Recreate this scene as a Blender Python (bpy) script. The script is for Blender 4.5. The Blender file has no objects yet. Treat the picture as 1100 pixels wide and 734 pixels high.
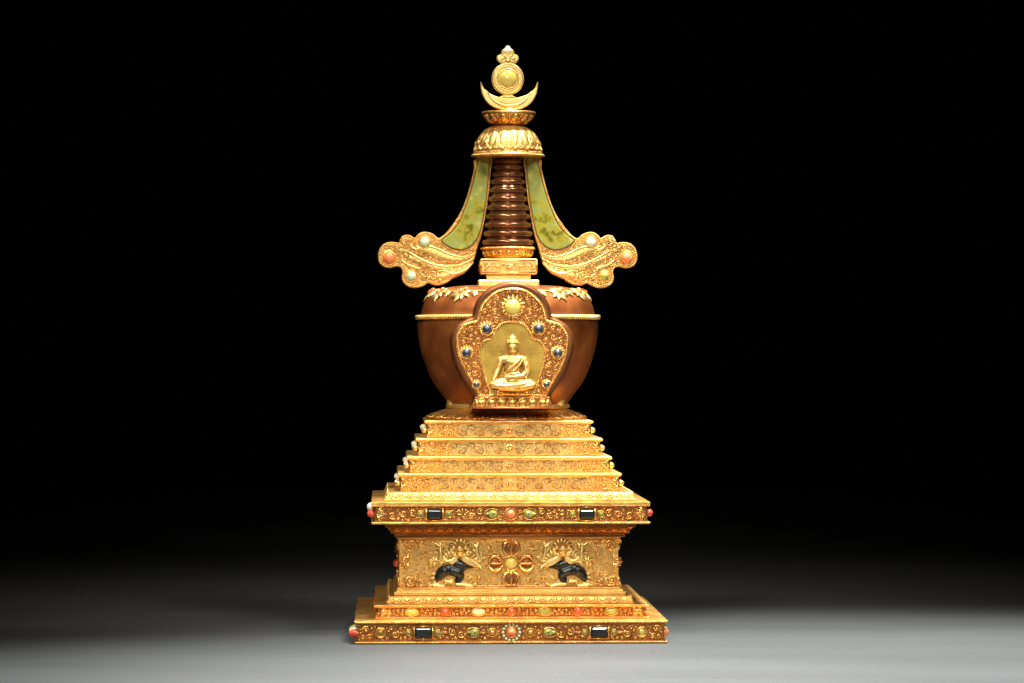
import bpy, bmesh, math, random
from math import sin, cos, pi, sqrt, radians
from mathutils import Vector, Matrix
random.seed(7)
S = .001                                   # everything below is written in millimetres
YAW, HZ, CZ, FL, AX = .0377, 375., 302.5, 3500., 545.5
sc = bpy.context.scene
col = sc.collection

def L(px, py, yl=0.):                      # photo measurement -> (x, z) in mm on the vertical plane y = yl of the stupa
    x = 0.
    for _ in range(6):
        d = FL + x*sin(YAW) + yl*cos(YAW)
        x = (4.5 + (px-550)*d/FL + yl*sin(YAW))/cos(YAW)
    return x, CZ + (HZ-py)*d/FL

# ------------------------------------------------------------------ materials
def mat(name, base, metal=0., rough=.4, coat=0., var=None, vscale=40., bump=0., bscale=300., sss=0., rvar=0., spec=.5, detail=4., emis=None):
    m = bpy.data.materials.new(name); m.use_nodes = True
    nt = m.node_tree; N = nt.nodes; K = nt.links
    b = N['Principled BSDF']
    b.inputs['Base Color'].default_value = (*base, 1)
    b.inputs['Metallic'].default_value = metal
    b.inputs['Roughness'].default_value = rough
    b.inputs['Coat Weight'].default_value = coat
    b.inputs['Coat Roughness'].default_value = .12
    b.inputs['Specular IOR Level'].default_value = spec
    if sss:
        b.inputs['Subsurface Weight'].default_value = sss
        b.inputs['Subsurface Radius'].default_value = (1, 1, 1)
        b.inputs['Subsurface Scale'].default_value = .002
    tc = N.new('ShaderNodeTexCoord')
    if var:
        n = N.new('ShaderNodeTexNoise'); n.inputs['Scale'].default_value = vscale; n.inputs['Detail'].default_value = detail
        K.new(tc.outputs['Object'], n.inputs['Vector'])
        r = N.new('ShaderNodeValToRGB'); K.new(n.outputs['Fac'], r.inputs[0])
        cols = [base]+list(var)
        e = r.color_ramp.elements
        e[0].position = .32; e[0].color = (*cols[0], 1); e[1].position = .68; e[1].color = (*cols[-1], 1)
        for i, c in enumerate(cols[1:-1]):
            q = e.new(.32+.36*(i+1)/(len(cols)-1)); q.color = (*c, 1)
        K.new(r.outputs[0], b.inputs['Base Color'])
    if rvar:
        n = N.new('ShaderNodeTexNoise'); n.inputs['Scale'].default_value = 70; n.inputs['Detail'].default_value = 6
        K.new(tc.outputs['Object'], n.inputs['Vector'])
        q = N.new('ShaderNodeMapRange'); q.inputs[1].default_value = .3; q.inputs[2].default_value = .7
        q.inputs[3].default_value = rough-rvar; q.inputs[4].default_value = rough+rvar
        K.new(n.outputs['Fac'], q.inputs[0]); K.new(q.outputs[0], b.inputs['Roughness'])
    if bump:
        n = N.new('ShaderNodeTexNoise'); n.inputs['Scale'].default_value = bscale; n.inputs['Detail'].default_value = 3
        K.new(tc.outputs['Object'], n.inputs['Vector'])
        q = N.new('ShaderNodeBump'); q.inputs['Strength'].default_value = bump; q.inputs['Distance'].default_value = .001
        K.new(n.outputs['Fac'], q.inputs['Height']); K.new(q.outputs[0], b.inputs['Normal'])
    return m

G = {
 'gold':   mat('gilt_copper', (.60,.26,.060), .82, .36, var=[(.74,.39,.10),(.84,.50,.15)], vscale=55, bump=.25, bscale=420, rvar=.08),
 'relief': mat('gilt_relief', (.82,.38,.09), .86, .25, var=[(.94,.54,.16)], vscale=80, bump=.2, bscale=700, rvar=.07),
 'bright': mat('bright_gilding', (.76,.43,.11), .78, .38, var=[(.86,.54,.17)], vscale=60, bump=.25, bscale=500, rvar=.06),
 'pale':   mat('pale_gold', (.86,.58,.17), .78, .36, var=[(.93,.68,.26)], vscale=60, bump=.1, bscale=400),
 'ground': mat('shade_toned_gilding', (.22,.070,.013), .72, .36, var=[(.37,.135,.028)], vscale=60, bump=.5, bscale=500),  # dark red gilding: the shade of the recesses is put into its colour
 'niche':  mat('punched_gilding', (.34,.21,.028), .7, .40, var=[(.52,.34,.06)], vscale=80, bump=.5, bscale=800),
 'panel':  mat('mid_tone_gilding', (.62,.31,.065), .78, .38, var=[(.76,.44,.12)], vscale=70, bump=.5, bscale=900),
 'line':   mat('engraved_line', (.20,.085,.020), .3, .6),
 'vase':   mat('brown_lacquer', (.19,.050,.012), .60, .35, coat=.15, var=[(.34,.095,.024),(.54,.175,.048)], vscale=22, rvar=.06, detail=8., bump=.12, bscale=45),
 'frame':  mat('brown_frame', (.10,.030,.008), .7, .36, coat=.0, var=[(.24,.08,.022)], vscale=30),
 'ring':   mat('brown_copper_ring', (.15,.055,.018), .65, .24, coat=.2, var=[(.32,.13,.045)], vscale=50),
 'jade':   mat('green_jade', (.12,.13,.012), 0, .2, coat=.6, var=[(.38,.33,.03),(.28,.34,.09),(.52,.47,.09)], vscale=95, sss=.25, detail=7., rvar=.05),
 'coral':  mat('red_coral', (.62,.045,.02), 0, .25, coat=.5, var=[(.78,.11,.045)], vscale=200, sss=.15),
 'orange': mat('orange_coral', (.80,.16,.04), 0, .28, coat=.5, var=[(.88,.27,.09)], vscale=200, sss=.15),
 'mint':   mat('pale_green_stone', (.50,.60,.30), 0, .2, coat=.6, var=[(.68,.74,.48)], vscale=180, sss=.2),
 'olive':  mat('olive_stone', (.22,.23,.03), 0, .2, coat=.6, var=[(.42,.38,.07)], vscale=180, sss=.2),
 'citrine':mat('yellow_stone', (.70,.52,.05), 0, .14, coat=.7, var=[(.66,.52,.15)], vscale=150, sss=.2),
 'onyx':   mat('black_stone', (.004,.006,.006), 0, .26, coat=0, var=[(.010,.014,.015)], vscale=150),
 'slate':  mat('blue_grey_stone', (.014,.020,.030), 0, .14, coat=.8, var=[(.05,.062,.085)], vscale=260),
 'ivory':  mat('cream_stone', (.78,.66,.42), 0, .3, coat=.4, var=[(.85,.78,.6)], vscale=200),
}

# ------------------------------------------------------------------ mesh builder
ID = lambda u, v, w: (u, v, w)
def plane(h, slope=0., v0=0.):             # u = along the face, v = up, w = outwards
    return lambda u, v, w: (u, -(h+slope*(v-v0))-w, v)
class MB:
    def __init__(s): s.v = []; s.f = []; s.m = []; s.s = []
    def add(s, vs, fs, F=ID, mat=0, smooth=True):
        o = len(s.v)
        s.v += [F(*p) for p in vs]
        for f in fs: s.f.append(tuple(i+o for i in f)); s.m.append(mat); s.s.append(smooth)
    def around(s, ks=(0,1,2,3)):
        r = MB()
        for k in ks:
            c, n = [(1,0),(0,1),(-1,0),(0,-1)][k]
            o = len(r.v)
            r.v += [(x*c-y*n, x*n+y*c, z) for x, y, z in s.v]
            r.f += [tuple(i+o for i in f) for f in s.f]; r.m += s.m; r.s += s.s
        return r
    def build(s, name, mats, parent=None, bevel=0., loc=None, label=None):
        me = bpy.data.meshes.new(name)
        me.from_pydata([(x*S, y*S, z*S) for x, y, z in s.v], [], s.f)
        me.polygons.foreach_set('material_index', s.m)
        me.polygons.foreach_set('use_smooth', s.s)
        bm = bmesh.new(); bm.from_mesh(me); bmesh.ops.recalc_face_normals(bm, faces=bm.faces); bm.to_mesh(me); bm.free()
        if not isinstance(mats, (list, tuple)): mats = [mats]
        for m in mats: me.materials.append(G[m] if isinstance(m, str) else m)
        o = bpy.data.objects.new(name, me); col.objects.link(o)
        if parent: o.parent = parent
        if loc: o.location = [c*S for c in loc]
        if bevel:
            b = o.modifiers.new('bevel', 'BEVEL'); b.width = bevel*S; b.segments = 2; b.limit_method = 'ANGLE'; b.angle_limit = radians(50)
        if label: o['label'] = label
        return o

def box(mb, x0, x1, y0, y1, z0, z1, F=ID, mat=0):
    v = [(x, y, z) for x in (x0, x1) for y in (y0, y1) for z in (z0, z1)]
    mb.add(v, [(0,1,3,2),(4,6,7,5),(0,4,5,1),(2,3,7,6),(0,2,6,4),(1,5,7,3)], F, mat, False)
def loft_sq(mb, prof, mat=0, dark=None):              # square plan, profile (half width, z)
    v = []; f = []
    for h, z in prof: v += [(-h,-h,z),(h,-h,z),(h,h,z),(-h,h,z)]
    for i in range(len(prof)-1):
        for j in range(4): f.append((4*i+j, 4*i+(j+1)%4, 4*i+4+(j+1)%4, 4*i+4+j))
    f.append((3,2,1,0)); n = 4*len(prof)-4; f.append((n,n+1,n+2,n+3))
    mb.add(v, f, ID, mat, False)
    if dark is not None:
        for q in range(4): mb.m[-len(f)+4*dark+q] = 1
def lathe(mb, prof, n=96, mat=0, smooth=True, cx=0, cy=0):
    v = []; f = []; m = len(prof)
    for r, z in prof:
        for j in range(n): a = 2*pi*j/n; v.append((cx+r*cos(a), cy+r*sin(a), z))
    for i in range(m-1):
        for j in range(n): f.append((i*n+j, i*n+(j+1)%n, (i+1)*n+(j+1)%n, (i+1)*n+j))
    f.append(tuple(range(n-1,-1,-1))); f.append(tuple((m-1)*n+j for j in range(n)))
    mb.add(v, f, ID, mat, smooth)
def ell(mb, c, r, F=ID, mat=0, nu=10, nv=6, rot=0.):   # ellipsoid, rot turns it in the u,v plane
    v = []; f = []; cr, sr = cos(rot), sin(rot)
    def T(x, y, z): x *= r[0]; y *= r[1]; z *= r[2]; return (c[0]+x*cr-y*sr, c[1]+x*sr+y*cr, c[2]+z)
    v.append(T(0,0,1))
    for i in range(1, nv):
        t = pi*i/nv
        for j in range(nu): a = 2*pi*j/nu; v.append(T(sin(t)*cos(a), sin(t)*sin(a), cos(t)))
    v.append(T(0,0,-1)); e = len(v)-1
    for j in range(nu): f.append((0, 1+j, 1+(j+1)%nu)); b = 1+(nv-2)*nu; f.append((e, b+(j+1)%nu, b+j))
    for i in range(nv-2):
        for j in range(nu): a = 1+i*nu; f.append((a+j, a+nu+j, a+nu+(j+1)%nu, a+(j+1)%nu))
    mb.add(v, f, F, mat)
def tube(mb, pts, r, F=ID, n=6, closed=False, mat=0, flat=1., ref=(0,0,1)):
    P = [Vector(p) for p in pts]; m = len(P); ref = Vector(ref)
    R = r if isinstance(r, (list, tuple)) else [r]*m
    v = []; f = []
    for i in range(m):
        a = P[(i-1) % m] if closed or i else P[0]; b = P[(i+1) % m] if closed or i < m-1 else P[-1]
        t = (b-a)
        t = t.normalized() if t.length > 1e-9 else Vector((1,0,0))
        s = t.cross(ref)
        s = s.normalized() if s.length > 1e-3 else Vector((1,0,0))
        q = s.cross(t)
        for j in range(n):
            g = 2*pi*j/n
            v.append(tuple(P[i]+s*(R[i]*cos(g))+q*(R[i]*flat*sin(g))))
    for i in range(m if closed else m-1):
        k = (i+1) % m
        for j in range(n): f.append((i*n+j, i*n+(j+1)%n, k*n+(j+1)%n, k*n+j))
    if not closed: f.append(tuple(range(n-1,-1,-1))); f.append(tuple((m-1)*n+j for j in range(n)))
    mb.add(v, f, F, mat)
def ribbon(mb, pts, wd, F, mat=1, w=.12):
    v = []; f = []; m = len(pts)
    for i, (x, y) in enumerate(pts):
        a = pts[max(i-1,0)]; b = pts[min(i+1,m-1)]
        tx, ty = b[0]-a[0], b[1]-a[1]; l = sqrt(tx*tx+ty*ty) or 1
        k = wd/2*(1-.6*i/m)
        v += [(x-ty/l*k, y+tx/l*k, w), (x+ty/l*k, y-tx/l*k, w)]
    for i in range(m-1): f.append((2*i, 2*i+1, 2*i+3, 2*i+2))
    mb.add(v, f, F, mat)
def spts(u, v, r, turns, sg, a0, n=20):
    return [(u+r*(1-.86*t)*cos(a0+sg*turns*2*pi*t), v+r*(1-.86*t)*sin(a0+sg*turns*2*pi*t)) for t in [i/(n-1) for i in range(n)]]
def spiral(mb, u, v, r, F, turns=1.6, sg=1, a0=0., th=None, mat=0, w=.2):
    th = th or r*.2
    w = w+th*.5
    p = spts(u, v, r-th*.6, turns, sg, a0)
    tube(mb, [(x, y, w) for x, y in p], [th*(1-.45*i/19)*(.5 if i == 0 else 1) for i in range(20)], F, 6, flat=1.3, mat=mat)
    ell(mb, (u, v, w), (r*.24, r*.24, r*.3+.3), F, mat, 7, 4)
def leaf(mb, u, v, ln, wd, ang, F, h=1.2, mat=0, w=0., curl=0.):
    nt, ns = 7, 6; vs = []; f = []; ca, sa = cos(ang), sin(ang)
    for i in range(nt+1):
        t = i/nt; k = wd*(sin(pi*min(t**.75, 1))*.96+.04*(1-t))
        for j in range(ns+1):
            s = -1+2*j/ns; x = ln*t; y = k*s+curl*ln*t*t
            vs.append((u+x*ca-y*sa, v+x*sa+y*ca, w+h*(1-s*s)*sin(pi*min(t*.85+.12,1))-h*.35*math.exp(-s*s*30)))
    for i in range(nt):
        for j in range(ns): a = i*(ns+1)+j; f.append((a, a+1, a+ns+2, a+ns+1))
    mb.add(vs, f, F, mat)
def flower(mb, u, v, r, F, n=6, mat=0, h=.9):
    for k in range(n): leaf(mb, u, v, r, r*.3, 2*pi*k/n+.3, F, h, mat, .1)
    ell(mb, (u, v, .5), (r*.26, r*.26, h*1.2), F, mat, 8, 4)
def beads(mb, pts, r, F=ID, gap=2.15, mat=0, closed=False, nu=6, nv=4):
    P = [Vector(p) for p in pts]
    if closed: P.append(P[0])
    ln = sum((P[i+1]-P[i]).length for i in range(len(P)-1))
    n = max(1, int(ln/(r*gap))); st = ln/n; d = st/2; acc = 0
    for i in range(len(P)-1):
        s = (P[i+1]-P[i]).length
        while d <= acc+s and s > 0:
            q = P[i].lerp(P[i+1], (d-acc)/s); ell(mb, tuple(q), (r, r, r), F, mat, nu, nv); d += st
        acc += s
def catmull(P, k=6, closed=True):
    n = len(P); out = []
    for i in range(n if closed else n-1):
        g = lambda j: P[j % n] if closed else P[min(max(j, 0), n-1)]
        a, b, c, d = g(i-1), g(i), g(i+1), g(i+2)
        for j in range(k):
            t = j/k
            out.append(tuple(.5*(2*b[q]+(c[q]-a[q])*t+(2*a[q]-5*b[q]+4*c[q]-d[q])*t*t+(3*b[q]-a[q]-3*c[q]+d[q])*t**3) for q in range(2)))
    if not closed: out.append(tuple(P[-1]))
    return out
def area(P): return sum(P[i][0]*P[(i+1)%len(P)][1]-P[(i+1)%len(P)][0]*P[i][1] for i in range(len(P)))/2
def inset(P, d):
    if area(P) < 0: P = P[::-1]
    n = len(P); o = []
    for i in range(n):
        a, b, c = P[i-1], P[i], P[(i+1) % n]
        e = Vector((b[0]-a[0], b[1]-a[1])); g = Vector((c[0]-b[0], c[1]-b[1]))
        if e.length < 1e-6: e = g
        if g.length < 1e-6: g = e
        e.normalize(); g.normalize(); m = Vector((-e.y-g.y, e.x+g.x))
        if m.length < .2: m = Vector((-e.y, e.x))
        m.normalize(); o.append((b[0]+m.x*d, b[1]+m.y*d))
    return o
def plate(mb, P, w0, w1, bev, F, mat=0, smooth=False, steps=1, dome=0.):
    if area(P) < 0: P = P[::-1]
    n = len(P); rings = [(P, w0)]
    for k in range(steps+1):
        a = pi/2*k/steps if steps > 1 else k*pi/2
        rings.append((inset(P, bev*(1-cos(a))) if k else P, w1-bev+bev*sin(a) if bev else w1))
    if dome: rings.append((inset(P, bev*2.2), w1+dome))
    v = []; f = []
    for R, w in rings: v += [(x, y, w) for x, y in R]
    for i in range(len(rings)-1):
        for j in range(n): f.append((i*n+j, i*n+(j+1)%n, (i+1)*n+(j+1)%n, (i+1)*n+j))
    mb.add(v, f, F, mat, smooth)
    o = (len(rings)-1)*n
    mb.add(v[o:], [tuple(range(n))], F, mat, False)
    mb.add(v[:n], [tuple(range(n-1,-1,-1))], F, mat, False)
def in_poly(x, y, P):
    c = False
    for i in range(len(P)):
        (x1, y1), (x2, y2) = P[i-1], P[i]
        if (y1 > y) != (y2 > y) and x < (x2-x1)*(y-y1)/(y2-y1)+x1: c = not c
    return c
def resample(P, N, closed=True):
    Q = [Vector(p) for p in P]
    if closed: Q.append(Q[0])
    D = [0]
    for i in range(len(Q)-1): D.append(D[-1]+(Q[i+1]-Q[i]).length)
    out = []; i = 0
    for k in range(N):
        d = D[-1]*k/(N if closed else N-1)
        while i < len(Q)-2 and D[i+1] < d: i += 1
        t = (d-D[i])/max(D[i+1]-D[i], 1e-9); out.append(tuple(Q[i].lerp(Q[i+1], t)))
    return out

def pack(mb, u0, u1, v0, v1, F, excl=(), radii=(4.5,3.4,2.5,1.7,1.1,.75), seed=1, engr=False, mirror=True, wd=.7, tries=90, inside=None, relief_th=.25):
    rnd = random.Random(seed); C = list(excl); out = []
    for r in radii:
        for _ in range(tries):
            x = rnd.uniform(u0+r, u1-r) if u1-u0 > 2*r else None
            y = rnd.uniform(v0+r, v1-r) if v1-v0 > 2*r else None
            if x is None or y is None: continue
            if inside and not inside(x, y, r): continue
            if all((x-a)**2+(y-b)**2 > (r+c)**2*.93 for a, b, c in C):
                C.append((x, y, r)); out.append((x, y, r))
    for x, y, r in out:
        sg = rnd.choice((-1,1)); a0 = rnd.uniform(0, 6.28); kind = rnd.random()
        for mx in ((1,-1) if mirror else (1,)):
            a = a0 if mx == 1 else pi-a0
            if engr:
                if r > .9: ribbon(mb, spts(x*mx, y, r*1.15, 1.35, sg*mx, a, 16), wd, F)
            elif r >= 2.9 or (r >= 1.6 and kind < .6): spiral(mb, x*mx, y, r, F, 1.5, sg*mx, a, r*relief_th)
            elif r >= 1.6: flower(mb, x*mx, y, r, F, 5)
            else: ell(mb, (x*mx, y, .1), (r*.95, r*.8, r*.8), F, 0, 7, 4, a)

# ------------------------------------------------------------------ stones
def rotk(F, k):
    c, n = [(1,0),(0,1),(-1,0),(0,-1)][k]
    def T(u, v, w): x, y, z = F(u, v, w); return (x*c-y*n, x*n+y*c, z)
    return T
def stone(parent, name, m, F, p, r, shape='dome', label=None, rot=0.):
    mb = MB()
    if shape == 'dome': ell(mb, p, r, F, 0, 20, 12, rot)
    elif shape == 'rect':
        P = [(p[0]+a*r[0], p[1]+b*r[1]) for a, b in ((-1,-.8),(-.86,-1),(.86,-1),(1,-.8),(1,.8),(.86,1),(-.86,1),(-1,.8))]
        plate(mb, P, p[2]-1, p[2]+r[2], min(r)*.42, F)
    elif shape == 'tear':
        s = 1 if rot == 0 else -1
        P = catmull([(p[0]+s*x*r[0], p[1]+y*r[1]) for x, y in ((1,0),(.75,.75),(.1,1),(-.5,.55),(-1.15,0),(-.5,-.55),(.1,-1),(.75,-.75))], 4)
        plate(mb, P, p[2]-1, p[2]+r[2], r[1]*.55, F, steps=3, smooth=True, dome=.3)
    return mb.build(name, m, parent, label=label)
def collet(mb, p, ru, rv, F, th=.9, dots=0, mat=0):
    pts = [(p[0]+ru*cos(2*pi*i/28), p[1]+rv*sin(2*pi*i/28), p[2]) for i in range(28)]
    tube(mb, pts, th, F, 7, True, mat)
    if dots:
        for i in range(dots):
            a = 2*pi*i/dots; ell(mb, (p[0]+(ru+th*1.7)*cos(a), p[1]+(rv+th*1.7)*sin(a), p[2]-.2), (th*.85,)*3, F, mat, 6, 4)

def blob(parts, voxel, smooth_it=2):
    """parts in mm -> one continuous remeshed surface"""
    mb = MB()
    for q in parts:
        if q[0] == 'e': ell(mb, q[1], q[2], q[4] if len(q) > 4 else ID, 0, 16, 10, q[3] if len(q) > 3 else 0)
        else:
            pts, rs = q[1], q[2]
            for i in range(len(pts)-1):
                a, b = Vector(pts[i]), Vector(pts[i+1]); n = max(2, int((b-a).length/(max(min(rs[i], rs[i+1]), .3)*.45)))
                for k in range(n+1):
                    t = k/n; c = a.lerp(b, t); r = rs[i]*(1-t)+rs[i+1]*t; ell(mb, tuple(c), (r, r, r), ID, 0, 10, 7)
    me = bpy.data.meshes.new('t'); me.from_pydata(mb.v, [], mb.f)
    o = bpy.data.objects.new('t', me); col.objects.link(o)
    m = o.modifiers.new('r', 'REMESH'); m.mode = 'VOXEL'; m.voxel_size = voxel
    s = o.modifiers.new('s', 'SMOOTH'); s.iterations = smooth_it; s.factor = .5
    dg = bpy.context.evaluated_depsgraph_get(); e = o.evaluated_get(dg).to_mesh()
    v = [tuple(p.co) for p in e.vertices]; f = [tuple(p.vertices) for p in e.polygons]
    o.evaluated_get(dg).to_mesh_clear(); bpy.data.objects.remove(o); bpy.data.meshes.remove(me)
    return v, f

# ================================================================== the stupa
root = bpy.data.objects.new('stupa', None); col.objects.link(root)
root.rotation_euler = (0, 0, YAW); root.empty_display_size = .1
root['label'] = 'tall gilt stupa with brown vase dome and green pennants standing on grey floor'
root['category'] = 'stupa'
OFF = (-2, 0, 0)

# ---- lowest slab
H = 160.
mb = MB(); loft_sq(mb, [(H-1.5,0),(H,0.6),(H,2.6),(H-3,3),(H-3,20.6),(H+.3,21),(H+.3,24)], 0, 3)
base = mb.build('base_plinth', ['gold','ground'], root, .5, OFF)
F = plane(H-3); rl = MB(); cz = 11.7
beads(rl, [(-H+1,1.6,3.2),(H-1,1.6,3.2)], .85, F); beads(rl, [(-H+1,22.4,3.4),(H-1,22.4,3.4)], .95, F)
k = .955
rect_u = 94.5*k; ex = [(0,cz,11),(20.6*k,cz,5.5),(41*k,cz,8),(rect_u,cz,11),(rect_u-15*k,cz,3.2),(rect_u+16*k,cz,3.2),(140.5*k,cz,6.5),
      (rect_u-22,cz,2.5),(rect_u+22,cz,2.5)]
pack(rl, .5, H-3.5, 3.4, 20.4, F, ex, (4.8,3.9,3.0,2.2,1.5,1.,.7), 11, tries=500)
for s in (-1, 1):
    for du in (-22.5, 22.5): flower(rl, s*(rect_u+du*.92), cz, 2.6, F, 5)
    for du, a in ((-27,0),(27,pi)):
        leaf(rl, s*(rect_u+du*.92), cz, 4, 1.4, a if s == 1 else pi-a, F)
    for sv in (-1, 1):
        leaf(rl, s*rect_u, cz+sv*6.9, 2, 1, sv*pi/2, F)
def rectset(mb, u, v, w, a, b, F, th=1.1):
    P = [(u-a,v-b,w),(u+a,v-b,w),(u+a,v+b,w),(u-a,v+b,w)]
    for i in range(4): tube(mb, [P[i], P[(i+1)%4]], th, F, 4)
for s in (-1,1):
    rectset(rl, s*rect_u, cz, 1, 9.4, 6.2, F)
    collet(rl, (s*20.6*k,cz,.8), 4.2, 4.2, F, .8, 12); collet(rl, (s*140.5*k,cz,.8), 4.9, 4.9, F, 1.1, 0)
    collet(rl, (s*140.5*k,cz,1.4), 3.4, 3.4, F, .5)
    collet(rl, (s*41*k,cz,.6), 7, 5, F, .8, 0)
    for du in (-15.5, 15.8): collet(rl, (s*(rect_u+du*k),cz,.6), 2.9, 2.9, F, .6)
for kk in range(24):
    a = 2*pi*kk/24
collet(rl, (0,cz,.8), 5.6, 5.6, F, .7)
rl.around().build('scroll_relief', 'relief', base)
for kf in (0, 1, 3):
    Fk = rotk(F, kf)
    stone(base, 'coral_cabochon', 'orange', Fk, (0,cz,1), (5,5,4.2))
    for i in range(14):
        a = 2*pi*i/14; stone(base, 'pale_green_bead', 'mint', Fk, (8.6*cos(a), cz+8.2*sin(a), .6), (1.6,1.6,1.6))
    for s in (-1,1):
        stone(base, 'black_rectangular_stone', 'onyx', Fk, (s*rect_u,cz,.4), (8.3,5.2,4), 'rect')
        for du in (-15.5, 15.8): stone(base, 'yellow_green_bead', 'olive', Fk, (s*(rect_u+du*k),cz,.8), (2.6,2.6,2.4))
        stone(base, 'green_teardrop_stone', 'olive', Fk, (s*41*k,cz,.6), (6,4.3,3.2), 'tear', rot=0 if s < 0 else pi)
        stone(base, 'gold_boss', 'bright', Fk, (s*20.6*k,cz,.8), (3.2,3.2,3))
        stone(base, 'amber_cabochon', 'citrine' if s > 0 else 'niche', Fk, (s*140.5*k,cz,.8), (3.2,3.2,2.2))
# corner stones on the side edges
for sx in (-1, 1):
    Fs = rotk(F, 1 if sx > 0 else 3)
    for i, (d, m) in enumerate(((150,'coral'),(132,'mint'),(112,'olive'))):
        uu = -d if sx > 0 else d
        if sx > 0 and i == 0: m = 'orange'
        stone(base, 'side_bead', m, Fs, (uu,cz+(.5 if i else -1),1), (4.6,4.6,9 if sx < 0 else 4.2))

# ---- second slab with a row of ovals and corals
H2 = 140.5
mb = MB(); loft_sq(mb, [(H2,24.2),(H2,26.2),(H2-2.5,26.6),(H2-2.5,36),(H2+.5,36.3),(H2+.5,38.8)], 0, 2)
sec = mb.build('upper_plinth', ['gold','ground'], root, .4, (-1,0,0))
F2 = plane(H2-2.5); rl = MB(); c2 = 31.3
beads(rl, [(-H2,25.3,2.7),(H2,25.3,2.7)], .75, F2); beads(rl, [(-H2,37.5,3.2),(H2,37.5,3.2)], .85, F2)
q = 35.7*.96
ex = [(0,c2,4.8)]+[(i*q, c2, 4.8 if i % 2 == 0 else 6.5) for i in range(1,4)]+[(i*q+(3 if j else -3), c2, 4.6) for i in (1,3) for j in (0,1)]
pack(rl, .5, H2-14, 26.6, 36, F2, ex, (2.3,1.7,1.3,.95,.7), 5, tries=600)
for s in (-1,1):
    for i in range(5): leaf(rl, s*(H2-15+i*3), c2, 7, 2, (pi/2*.9 if i % 2 else -pi/2*.9)+s*.6, F2, 1.3)
    leaf(rl, s*(H2-14), c2, 11, 3, 0 if s > 0 else pi, F2, 1.8)
for i in range(-3, 4):
    if i % 2: collet(rl, (i*q,c2,.5), 7.4, 4.1, F2, .7)
    else: collet(rl, (i*q,c2,.5), 4.4, 4.2, F2, .6)
rl.around().build('scroll_relief', 'relief', sec)
for kf in (0, 1, 3):
    Fk = rotk(F2, kf)
    for i in range(-3, 4):
        if i % 2: stone(sec, 'oval_cabochon', 'citrine' if i == -3 else 'olive' if i == 3 else 'mint' if i == -1 else 'olive', Fk, (i*q,c2,.5), (6.8,3.5,2.6))
        else: stone(sec, 'coral_bead', 'coral', Fk, (i*q,c2,1), (4,4,3.6 if kf == 0 else 4.5))

# ---- helpers for petal courses
def petal_row(mb, half, v0, v1, n, F, down=True, mat=0):
    pw = 2*half/n; hh = v1-v0
    for i in range(n):
        u = -half+pw*(i+.5); top = v1 if down else v0; sg = -1 if down else 1
        vs = []; f = []; m = 9
        arc = [(u+pw*.49*cos(a), top+sg*hh*.97*sin(a)) for a in [pi*j/(m-1) for j in range(m)]]
        tube(mb, [(x, y, .5) for x, y in arc], .65, F, 5, mat=mat)
        ell(mb, (u, top+sg*hh*.42, .1), (pw*.30, hh*.40, .8), F, mat, 10, 6)
        ell(mb, (u+pw*.5, top+sg*hh*.82, .1), (.6, hh*.2, .7), F, mat, 6, 4)

# ---- petal course under the throne
mb = MB(); loft_sq(mb, [(129,39),(127.4,40.4),(125,46.2),(120,47)])
pet = mb.build('lotus_course', 'gold', root, .3, OFF)
rl = MB(); petal_row(rl, 124, 39.6, 46.8, 22, plane(127.8, -.42, 40))
rl.around().build('petal_row', 'bright', pet)
mb = MB(); loft_sq(mb, [(120.5,47.2),(120.5,50.4),(117.5,51.2),(117.5,53)])
mb.build('step_moulding', 'bright', root, .4, OFF)

# ---- throne block
H3 = 115.; zt0, zt1 = 53.2, 107.
mb = MB(); loft_sq(mb, [(H3+1.5,zt0),(H3+1.5,zt0+1.6),(H3-1,zt0+2.2),(H3-1,zt1-2),(H3+1,zt1-1.4),(H3+1,zt1)], 0, 2)
thr = mb.build('throne_block', ['gold','panel'], root, .4, (-3,0,0))
F3 = plane(H3-1)
rl = MB()
def T3(px, py): x, z = L(px, py, -H3); return x+3, z
def T3l(px, py): return T3(px, py)
cen = T3(549, 605.4)
for s in (-1,1):
    def U(px, py): x, z = T3(px, py); return (cen[0]+(x-cen[0])*(-s), z)      # px given for the left half
    def SP(px, py, r, a0, turns=1.7, sg=1, th=None): u, v = U(px, py); spiral(rl, u, v, r, F3, turns, sg*s, a0 if s > 0 else pi-a0, th)
    SP(441.6, 587.2, 7.4, pi, 1.8, -1, 1.2); SP(440.6, 624, 7.4, pi*.8, 1.8, 1, 1.2); SP(455, 584.5, 4.2, 0, 1.5, 1, .9); SP(453.5, 626.5, 4.6, pi/2, 1.5, -1, .9)
    SP(474, 579.5, 2.6, 0); SP(511, 583, 3., 1); SP(520, 579.6, 2.4, 2); SP(514, 622, 3.4, 1, 1.6); SP(522, 628.4, 2.6, 3); SP(530, 622.5, 2.2, 3); SP(526, 588, 2.6, 1); SP(534, 582.5, 2., 2); SP(455, 616, 2.4, 2); SP(456, 594, 2.8, 1); SP(470, 592, 2.2, 2); SP(462.5, 583.2, 2.2, 0); SP(462, 628.5, 3, 2, 1.5, 1); SP(469, 628.6, 2.4, 0); SP(431.5, 582, 2.4, 1); SP(431.5, 628.5, 2.4, 1); SP(448, 580.5, 2, 3); SP(447.5, 616, 2.6, 3)
    # feathered rosettes
    u, v = U(441.5, 604.5)
    for i in range(7): a = radians(95+i*29); leaf(rl, u+s*3, v, 9.5, 1.9, a if s < 0 else pi-a, F3, 1.6, curl=.1*s)
    u, v = U(467, 606.5)
    for i in range(6): a = radians(80+i*27); leaf(rl, u, v, 9.5-i*.3, 1.7, a if s < 0 else pi-a, F3, 2., curl=.12*s)
    ell(rl, (u-s*0, v, .4), (2.6,2.6,1.7), F3)
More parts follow.
